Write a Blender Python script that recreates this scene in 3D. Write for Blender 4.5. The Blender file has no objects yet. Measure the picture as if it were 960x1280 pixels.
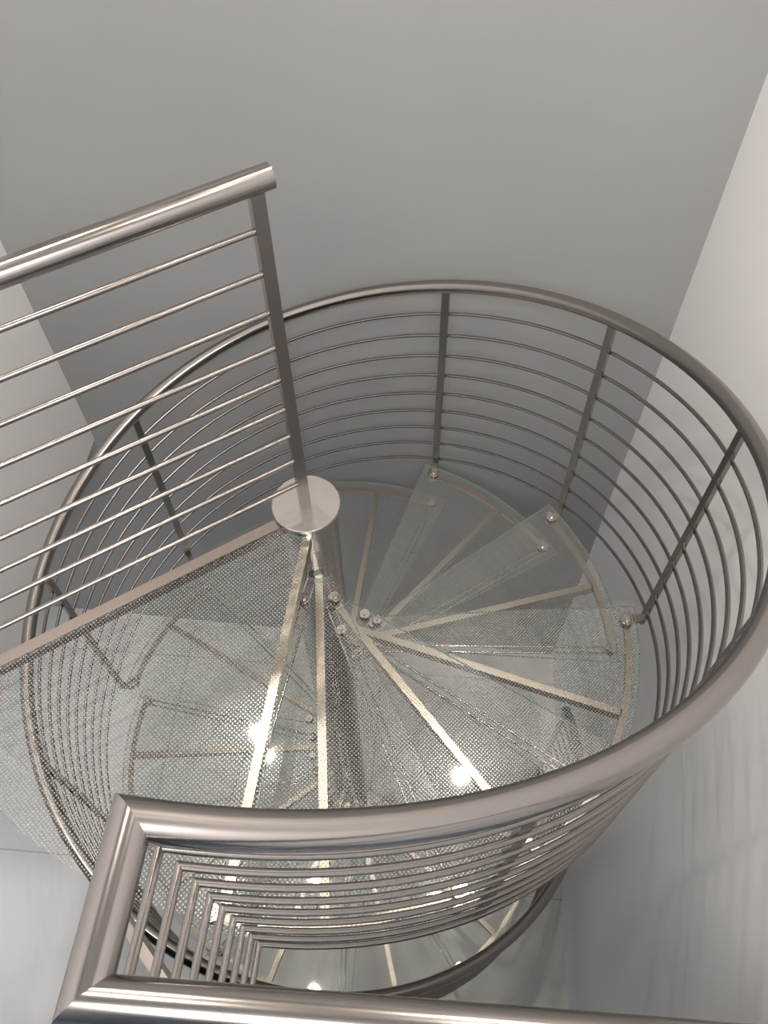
import bpy, math, numpy as np
from mathutils import Vector, Matrix
H=4.875            # camera height above the lower floor (m)
HX,HY=-0.183,1.209 # spiral axis
PX=-0.196          # centre pole
RISE=0.205; STEP=33.6; LAND=1.80
rad=math.radians
scene=bpy.context.scene
scene.view_settings.view_transform='Standard'
def P(x,y,dep): return Vector((x,y,H-dep))

# ---------------------------------------------------------------- materials
def newmat(name):
    m=bpy.data.materials.new(name); m.use_nodes=True
    nt=m.node_tree; return m,nt,nt.nodes["Principled BSDF"]
def steel(name,col,rough,aniso=0.0):
    m,nt,b=newmat(name)
    b.inputs["Metallic"].default_value=1
    n=nt.nodes.new("ShaderNodeTexNoise"); n.inputs["Scale"].default_value=12
    n.inputs["Detail"].default_value=2
    tc=nt.nodes.new("ShaderNodeTexCoord"); nt.links.new(tc.outputs["Object"],n.inputs["Vector"])
    mr=nt.nodes.new("ShaderNodeMapRange"); mr.inputs["To Min"].default_value=rough-.02; mr.inputs["To Max"].default_value=rough+.02
    nt.links.new(n.outputs["Fac"],mr.inputs["Value"]); nt.links.new(mr.outputs["Result"],b.inputs["Roughness"])
    b.inputs["Base Color"].default_value=(*col,1)
    b.inputs["Anisotropic"].default_value=aniso
    return m
M_RAIL=steel("brushed_steel_rail",(.335,.31,.292),.19)
M_BAR=steel("steel_bar",(.30,.278,.262),.24)
M_FLAT=steel("steel_flat",(.46,.405,.345),.30)
M_POLE=steel("steel_pole",(.42,.40,.385),.26)
M_CAP=steel("steel_cap",(.53,.49,.465),.26)
M_BOLT=steel("steel_bolt",(.60,.55,.51),.15)
M_BEAM=steel("steel_beam",(.34,.295,.27),.28)

def glass_dots():
    m,nt,b=newmat("printed_glass"); N=nt.nodes;L=nt.links
    out=N["Material Output"]
    tc=N.new("ShaderNodeTexCoord")
    mp=N.new("ShaderNodeMapping"); mp.inputs["Rotation"].default_value=(0,0,rad(45)); s=1/.0074
    mp.inputs["Scale"].default_value=(s,s,0)
    L.new(tc.outputs["Object"],mp.inputs["Vector"])
    fr=N.new("ShaderNodeVectorMath"); fr.operation='FRACTION'; L.new(mp.outputs[0],fr.inputs[0])
    sb=N.new("ShaderNodeVectorMath"); sb.operation='SUBTRACT'; sb.inputs[1].default_value=(.5,.5,0); L.new(fr.outputs[0],sb.inputs[0])
    ln=N.new("ShaderNodeVectorMath"); ln.operation='LENGTH'; L.new(sb.outputs[0],ln.inputs[0])
    lt=N.new("ShaderNodeMath"); lt.operation='LESS_THAN'; lt.inputs[1].default_value=.28; L.new(ln.outputs["Value"],lt.inputs[0])
    tr=N.new("ShaderNodeBsdfTransparent"); tr.inputs[0].default_value=(.96,.98,.97,1)
    gl=N.new("ShaderNodeBsdfGlossy"); gl.inputs["Roughness"].default_value=.03
    fn=N.new("ShaderNodeFresnel"); fn.inputs[0].default_value=1.55
    mx=N.new("ShaderNodeMixShader"); L.new(fn.outputs[0],mx.inputs[0]); L.new(tr.outputs[0],mx.inputs[1]); L.new(gl.outputs[0],mx.inputs[2])
    b.inputs["Base Color"].default_value=(.30,.29,.275,1); b.inputs["Roughness"].default_value=.2
    b.inputs["Specular IOR Level"].default_value=.8
    m2=N.new("ShaderNodeMixShader"); 
    ml=N.new("ShaderNodeMath"); ml.operation='MULTIPLY'; ml.inputs[1].default_value=.68; L.new(lt.outputs[0],ml.inputs[0])
    L.new(ml.outputs[0],m2.inputs[0]); L.new(mx.outputs[0],m2.inputs[1]); L.new(b.outputs[0],m2.inputs[2])
    L.new(m2.outputs[0],out.inputs[0])
    return m
def glass_edge():
    m,nt,b=newmat("glass_edge"); N=nt.nodes;L=nt.links
    tr=N.new("ShaderNodeBsdfTransparent"); tr.inputs[0].default_value=(.6,.85,.76,1)
    b.inputs["Base Color"].default_value=(.45,.66,.58,1); b.inputs["Roughness"].default_value=.1
    mx=N.new("ShaderNodeMixShader"); mx.inputs[0].default_value=.7
    L.new(tr.outputs[0],mx.inputs[1]); L.new(b.outputs[0],mx.inputs[2]); L.new(mx.outputs[0],N["Material Output"].inputs[0])
    return m
M_GLASS=glass_dots(); M_GEDGE=glass_edge()
def paint(name,col,rough=.6,var=.015):
    m,nt,b=newmat(name); N=nt.nodes;L=nt.links
    n=N.new("ShaderNodeTexNoise"); n.inputs["Scale"].default_value=1.2; n.inputs["Detail"].default_value=5
    tc=N.new("ShaderNodeTexCoord"); L.new(tc.outputs["Object"],n.inputs["Vector"])
    cr=N.new("ShaderNodeValToRGB")
    cr.color_ramp.elements[0].position=.3;cr.color_ramp.elements[1].position=.7
    cr.color_ramp.elements[0].color=(*[max(0,c-var) for c in col],1)
    cr.color_ramp.elements[1].color=(*[c+var for c in col],1)
    L.new(n.outputs["Fac"],cr.inputs[0]); L.new(cr.outputs[0],b.inputs["Base Color"])
    b.inputs["Roughness"].default_value=rough
    return m
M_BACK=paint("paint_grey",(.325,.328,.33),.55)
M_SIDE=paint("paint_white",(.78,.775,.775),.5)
M_CEIL=paint("paint_ceiling",(.5,.5,.5),.7)
M_DARK=paint("paint_dark_reflected",(.06,.09,.13),.6)  # unseen rear wall and upper floor, toned dark to shape the steel's reflections
def tiles():
    m,nt,b=newmat("marble_tile"); N=nt.nodes;L=nt.links
    tc=N.new("ShaderNodeTexCoord")
    mp=N.new("ShaderNodeMapping"); mp.inputs["Rotation"].default_value=(0,0,rad(6)); L.new(tc.outputs["Object"],mp.inputs[0])
    mp.inputs["Location"].default_value=(.25,.35,0)
    br=N.new("ShaderNodeTexBrick"); br.offset=0; br.inputs["Scale"].default_value=1
    br.inputs["Brick Width"].default_value=1.2; br.inputs["Row Height"].default_value=1.2
    br.inputs["Mortar Size"].default_value=.004; br.inputs["Mortar Smooth"].default_value=.1
    br.inputs["Mortar"].default_value=(.40,.39,.38,1)
    L.new(mp.outputs[0],br.inputs["Vector"])
    n=N.new("ShaderNodeTexNoise"); n.inputs["Scale"].default_value=1.3; n.inputs["Detail"].default_value=8; n.inputs["Distortion"].default_value=2.2
    L.new(mp.outputs[0],n.inputs["Vector"])
    cr=N.new("ShaderNodeValToRGB"); e=cr.color_ramp.elements
    e[0].position=.35; e[0].color=(.60,.59,.575,1); e[1].position=.65; e[1].color=(.63,.62,.605,1)
    L.new(n.outputs["Fac"],cr.inputs[0]); L.new(cr.outputs[0],br.inputs["Color1"]); L.new(cr.outputs[0],br.inputs["Color2"])
    L.new(br.outputs["Color"],b.inputs["Base Color"]); b.inputs["Roughness"].default_value=.22
    return m
M_TILE=tiles()

# ---------------------------------------------------------------- mesh builder
class MB:
    def __init__(s): s.v=[];s.f=[];s.sm=[];s.mi=[]
    def add(s,vs,fs,smooth=False,mi=0):
        o=len(s.v); s.v+= [tuple(v) for v in vs]
        for f in fs: s.f.append(tuple(i+o for i in f)); s.sm.append(smooth); s.mi.append(mi)
    def tube(s,pts,r,n=14,caps=True,mi=0,sharp=25):
        pts=[Vector(p) for p in pts]; T=[(pts[i+1]-pts[i]).normalized() for i in range(len(pts)-1)]
        a=Vector((0,0,1)) if abs(T[0].z)<.9 else Vector((1,0,0))
        u=T[0].cross(a).normalized(); w=T[0].cross(u).normalized()
        vs=[];fs=[]
        def ring(p,t,u,w,nn):
            out=[]
            for k in range(n):
                ang=2*math.pi*k/n
                o=(u*math.cos(ang)+w*math.sin(ang))*r
                o=o-t*(o.dot(nn)/t.dot(nn))
                out.append(p+o)
            return out
        def link(i0,i1):
            for k in range(n):
                k2=(k+1)%n; fs.append((i0+k,i0+k2,i1+k2,i1+k))
        vs+=ring(pts[0],T[0],u,w,T[0]); cur=0
        for i in range(1,len(pts)):
            t=T[i-1]
            if i<len(pts)-1:
                nn=(T[i-1]+T[i]).normalized()
            else: nn=t
            idx=len(vs); vs+=ring(pts[i],t,u,w,nn); link(cur,idx); cur=idx
            if i<len(pts)-1:
                q=T[i-1].rotation_difference(T[i]); u=q@u; w=q@w
                if T[i-1].angle(T[i])>rad(sharp):
                    idx=len(vs); vs+=ring(pts[i],T[i],u,w,nn); cur=idx
        s.add(vs,fs,True,mi)
        if caps:
            s.add(vs[:n],[tuple(range(n-1,-1,-1))],False,mi); s.add(vs[-n:],[tuple(range(n))],False,mi)
    def box(s,c,ax,ay,az,hx,hy,hz,mi=0):
        c=Vector(c); vs=[c+ax*(hx*i)+ay*(hy*j)+az*(hz*k) for k in(-1,1) for j in(-1,1) for i in(-1,1)]
        s.add(vs,[(0,2,3,1),(4,5,7,6),(0,1,5,4),(2,6,7,3),(0,4,6,2),(1,3,7,5)],False,mi)
    def cyl(s,c,r,z0,z1,n=40,mi=0,ch=0):
        prof=[(r-ch,z0),(r,z0+ch),(r,z1-ch),(r-ch,z1)] if ch else [(r,z0),(r,z1)]
        rr=[[Vector((c[0]+q[0]*math.cos(2*math.pi*k/n),c[1]+q[0]*math.sin(2*math.pi*k/n),q[1])) for k in range(n)] for q in prof]
        for a,b2 in zip(rr[:-1],rr[1:]):
            s.add(a+b2,[(k,(k+1)%n,n+(k+1)%n,n+k) for k in range(n)],ch==0,mi)
        s.add(rr[0],[tuple(range(n-1,-1,-1))],False,mi); s.add(rr[-1],[tuple(range(n))],False,mi)
    def extr(s,poly,z0,z1,mt=0,ms=0,bottom=True):
        n=len(poly)
        s.add([(x,y,z1) for x,y in poly],[tuple(range(n))],False,mt)
        if bottom: s.add([(x,y,z0) for x,y in poly],[tuple(range(n-1,-1,-1))],False,mt)
        for k in range(n):
            a=poly[k];b2=poly[(k+1)%n]
            s.add([(a[0],a[1],z0),(b2[0],b2[1],z0),(b2[0],b2[1],z1),(a[0],a[1],z1)],[(0,1,2,3)],False,ms)
    def obj(s,name,mats,parent=None):
        me=bpy.data.meshes.new(name); me.from_pydata(s.v,[],s.f); me.update()
        me.polygons.foreach_set("use_smooth",s.sm); me.polygons.foreach_set("material_index",s.mi)
        for m in mats: me.materials.append(m)
        o=bpy.data.objects.new(name,me); scene.collection.objects.link(o)
        if parent: o.parent=parent
        return o
def empty(name):
    e=bpy.data.objects.new(name,None); scene.collection.objects.link(e); return e

# ---------------------------------------------------------------- spiral geometry
T0=rad(-93.8)
def hel(t):
    u=t+rad(93)
    if u<3.96: return .849+.451*u-.038*u*u+.004*u**3
    return 2.287+.350*(u-3.96)
def pa(k): return -1+STEP*(k-3)          # post (front) angle of tread k, degrees
def dep(k): return LAND+RISE*k
NT=14
def C(r,deg,d=0): return (HX+r*math.cos(rad(deg)),HY+r*math.sin(rad(deg)))
stair=empty("spiral_staircase")
UP=Vector((0,0,1))

mb=MB(); mb.cyl((PX,HY),.076,0.0,H-1.785,64); mb.cyl((PX,HY),.16,0.0,.012,64)
mb.obj("center_pole",[M_POLE],stair)
mb=MB(); mb.cyl((PX,HY),.087,H-1.786,H-1.774,64,0,.002); mb.obj("pole_cap",[M_CAP],stair)

def clamp(mb,x,y,z,r=.021):
    mb.cyl((x,y),r,z-.03,z-.013,20,1,.002)
    mb.cyl((x,y),r,z,z+.008,20,1,.002)
    mb.cyl((x,y),r*.45,z+.008,z+.013,12,1,.001)
RG=.965
for k in range(0,NT+1):
    z=H-dep(k); mb=MB(); gb=MB()
    if k==0: a1=-97.0; a0=-150.0
    else: a1=pa(k)+2.0; a0=pa(k-1)-4.0
    n=12; 
    outer=[C(RG,a0+(a1-a0)*i/n) for i in range(n+1)]
    inner=[C(.088,a1+(a0-a1)*i/4) for i in range(5)]
    gb.extr(outer+inner,z-.013,z,0,1,False)
    gb.obj("tread_glass_%d"%k,[M_GLASS,M_GEDGE],stair)
    b0=a0+2.5; b1=a1-2.2
    if k==0: b0=-149; b1=-98
    arc_o=[C(.945,b0+(b1-b0)*i/n) for i in range(n+1)]; arc_i=[C(.926,b1+(b0-b1)*i/n) for i in range(n+1)]
    if k: mb.extr(arc_o+arc_i,z-.030,z-.014,0,0)
    ma=pa(k-1)+STEP*.42 if k else -99.0
    d=Vector((math.cos(rad(ma)),math.sin(rad(ma)),0)); s_=d.cross(UP)
    mb.box(Vector((HX,HY,z-.033))+d*.50,d,s_,UP,.43,.0105,.019)
    if k:
        ra=a0+3.0; d=Vector((math.cos(rad(ra)),math.sin(rad(ra)),0)); s_=d.cross(UP)
        for o in(-.011,.011):
            mb.tube([Vector((HX,HY,z-.024))+d*.07+s_*o,Vector((HX,HY,z-.024))+d*.93+s_*o],.004,8,mi=1)
        x,y=C(.93,ra); clamp(mb,x,y,z); x,y=C(.155,ra); clamp(mb,x,y,z,.016)
        x,y=C(.935,a1-3.0); clamp(mb,x,y,z); x,y=C(.155,a1-6); clamp(mb,x,y,z,.016)
    mb.obj("tread_frame_%d"%k,[M_FLAT,M_BOLT],stair)

ga=210.0; gd=Vector((math.cos(rad(ga)),math.sin(rad(ga)),0)); gs=gd.cross(UP)
mb=MB(); mb.box(Vector((HX,HY,H-LAND-.012))+gd*.62,gd,gs,UP,.55,.014,.02)
mb.obj("landing_side_beam",[M_BEAM],stair)
mb=MB(); p0=Vector((*C(.985,-112),H-LAND-.03)); p1=Vector((-.335,.05,H-LAND-.03)); d=(p1-p0); L_=d.length; d.normalize()
mb.box((p0+p1)/2,d,d.cross(UP),UP,L_/2,.01,.04); mb.obj("landing_edge_plate",[M_BAR],stair)

K2=(-.270,.061); SD=Vector((math.cos(rad(-5)),math.sin(rad(-5)),0))
TEND=rad(pa(NT)+1)
def helpts(off,r=1.0,n=220):
    return [P(HX+r*math.cos(t),HY+r*math.sin(t),hel(t)+off) for t in [T0+(TEND-T0)*i/n for i in range(n+1)]]
LS=1.07
def fullpath(off):
    a=P(K2[0],K2[1],.849+off)
    return [a+SD*LS,a]+helpts(off)
mb=MB(); mb.tube(fullpath(0),.0215,24); mb.obj("handrail",[M_RAIL],stair)
for j in range(1,10):
    mb=MB(); mb.tube(fullpath(.118+.100*(j-1)),.0058,10); mb.obj("rail_bar_%d"%j,[M_BAR],stair)
mb=MB()
for k in list(range(1,NT+1)):
    t=rad(pa(k)); d=Vector((math.cos(t),math.sin(t),0)); s_=d.cross(UP)
    top=H-hel(t)-.015; bot=H-dep(k)-.04
    mb.box((HX+d.x*.992,HY+d.y*.992,(top+bot)/2),d,s_,UP,.006,.0125,(top-bot)/2)
    mb.box((HX+d.x*.965,HY+d.y*.965,H-dep(k)-.024),d,s_,UP,.03,.0125,.008)
for q in(.04,1.02):
    p=P(K2[0],K2[1],0)+SD*q
    mb.box((p.x,p.y-.0,(H-.86+H-1.86)/2),SD,SD.cross(UP),UP,.0135,.006,.5)
mb.obj("baluster_posts",[M_BAR],stair)

guard=empty("guard_railing")
gx,gy=-.198,1.205
mb=MB(); GL=.98
mb.tube([P(gx,gy,.847)-gd*.03,P(gx,gy,.847)+gd*GL],.0215,24); mb.obj("top_rail",[M_RAIL],guard)
mb=MB()
for q in(0,GL-.03):
    c=P(gx,gy,0)+gd*q; top=H-.86; bot=H-1.775 if q==0 else H-1.83
    mb.box((c.x,c.y,(top+bot)/2),gd,gs,UP,.013,.008,(top-bot)/2)
mb.obj("posts",[M_BAR],guard)
mb=MB()
for j in range(1,10):
    z=.847+.0925*j
    mb.tube([P(gx,gy,z),P(gx,gy,z)+gd*(GL-.03)],.0062,10)
mb.obj("bars",[M_BAR],guard)

# ---------------------------------------------------------------- room
def wall(name,p,q,z0,z1,th,mat,side):
    p=Vector((*p,0));q=Vector((*q,0));d=(q-p).normalized();nrm=d.cross(UP)*side
    mb=MB(); poly=[(p.x,p.y),(q.x,q.y),((q+nrm*th).x,(q+nrm*th).y),((p+nrm*th).x,(p+nrm*th).y)]
    mb.extr(poly,z0,z1); return mb.obj(name,[mat])
RC=(1.02,2.153); BS=.13                       # right rear corner, back wall skew
t=(RC[0]+.536*RC[1])/(1-.536*BS); LC=(RC[0]-t,RC[1]+BS*t)
CE=6.25; SOF=H-3.05                            # ceilings
XL=-4.2; YB=-3.4
LF=(XL,RC[1]+BS*(RC[0]-XL))
def along(p,dx,y): return (p[0]+dx*(y-p[1]),y)
RS=.09; LSL=.105
RB=along(RC,RS,YB); LB=along(LC,LSL,YB)
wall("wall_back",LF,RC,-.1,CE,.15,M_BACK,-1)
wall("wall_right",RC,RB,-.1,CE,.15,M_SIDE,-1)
wall("wall_left",LB,LC,SOF,CE,.15,M_SIDE,-1)
wall("wall_left_lower",(XL,YB),(XL,.2),-.1,SOF,.15,M_SIDE,-1)
mb=MB()
mb.extr([(XL-4*0,YB),(RB[0]+.15,YB),(RB[0]+.15,YB-.15),(XL,YB-.15)],-.1,CE); mb.obj("wall_rear",[M_DARK])
mb=MB(); mb.extr([(XL,YB),RB,RC,LF],-.1,0); mb.obj("floor",[M_TILE])
mb=MB(); mb.extr([LB,RB,RC,LC],CE,CE+.1); mb.obj("ceiling",[M_CEIL])
mb=MB(); mb.extr([(XL,YB),(LB[0]-.15,YB),(LC[0]-.15,LC[1]),LF],SOF,SOF+.1); mb.obj("ceiling_lower",[M_CEIL])
mb=MB(); r0=along(RC,RS,-.04); l0=along(LC,LSL,.035)
mb.extr([LB,RB,r0,l0],H-LAND-.3,H-LAND-.01); mb.obj("floor_upper",[M_DARK])

# ---------------------------------------------------------------- lights
def em(name,col,st):
    m,nt,b=newmat(name); b.inputs["Emission Color"].default_value=(*col,1); b.inputs["Emission Strength"].default_value=st; return m
M_EM=em("lamp_glow",(1,.9,.8),30)
M_TRIM=paint("lamp_trim",(.8,.8,.8),.4,.0)
def area(name,loc,size,power,col=(1,.965,.935),spread=150,sy=None,rot=None):
    l=bpy.data.lights.new(name,"AREA"); l.shape='DISK' if sy is None else 'RECTANGLE'; l.size=size
    if sy: l.size_y=sy
    l.energy=power; l.color=col; l.spread=rad(spread)
    o=bpy.data.objects.new(name,l); o.location=loc
    if rot: o.rotation_euler=rot
    scene.collection.objects.link(o)
def downlight(x,y,power,zc=CE,size=.09,spread=140):
    mb=MB(); mb.cyl((x,y),.07,zc-.012,zc-.001,32,0,.002); mb.cyl((x,y),.05,zc-.016,zc-.0125,32,1)
    mb.obj("downlight",[M_TRIM,M_EM])
    area("downlight_lamp",(x,y,zc-.02),size,power,spread=spread,col=(1,.90,.80))
downlight(-.78,1.73,14); downlight(.48,1.68,20)
downlight(-.78,.72,8); downlight(.48,.72,8)
# unseen soft fill panel, added behind the camera to light the walls evenly
mb=MB(); mb.extr([(-1.15,-2.2),(.75,-2.2),(.75,-.8),(-1.15,-.8)],CE-.04,CE-.001); mb.obj("fill_panel",[M_TRIM])
area("fill_lamp",(-.2,-1.5,CE-.05),1.8,142,sy=1.3,spread=175)
# added fill under the lower ceiling, brightens the floor and low back wall
mb=MB(); mb.extr([(-3.2,.2),(-2.2,.2),(-2.2,1.4),(-3.2,1.4)],SOF-.03,SOF-.001); mb.obj("fill_panel.001",[M_TRIM])
area("fill_lamp_lower",(-2.7,.8,SOF-.04),.9,16,col=(1,.99,.98),sy=1.1,spread=175)
w=bpy.data.worlds.new("sky"); w.use_nodes=True; scene.world=w
w.node_tree.nodes["Background"].inputs[0].default_value=(.85,.9,1,1); w.node_tree.nodes["Background"].inputs[1].default_value=1.2

# ---------------------------------------------------------------- camera
f,nu,nv=1065.7,495.5,1346.3
d=Vector((nu-480,-(nv-640),-f)).normalized(); z=Vector((0,0,-1)); ey=(z-d*z.dot(d)).normalized(); up=-d; ex=ey.cross(up)
cam=bpy.data.cameras.new("camera"); co=bpy.data.objects.new("camera",cam); scene.collection.objects.link(co)
cam.sensor_fit='VERTICAL'; cam.sensor_height=36; cam.lens=f/1280*36; cam.clip_start=.02
M=Matrix(((ex[0],ex[1],ex[2],0),(ey[0],ey[1],ey[2],0),(up[0],up[1],up[2],H),(0,0,0,1)))
co.matrix_world=M
scene.camera=co
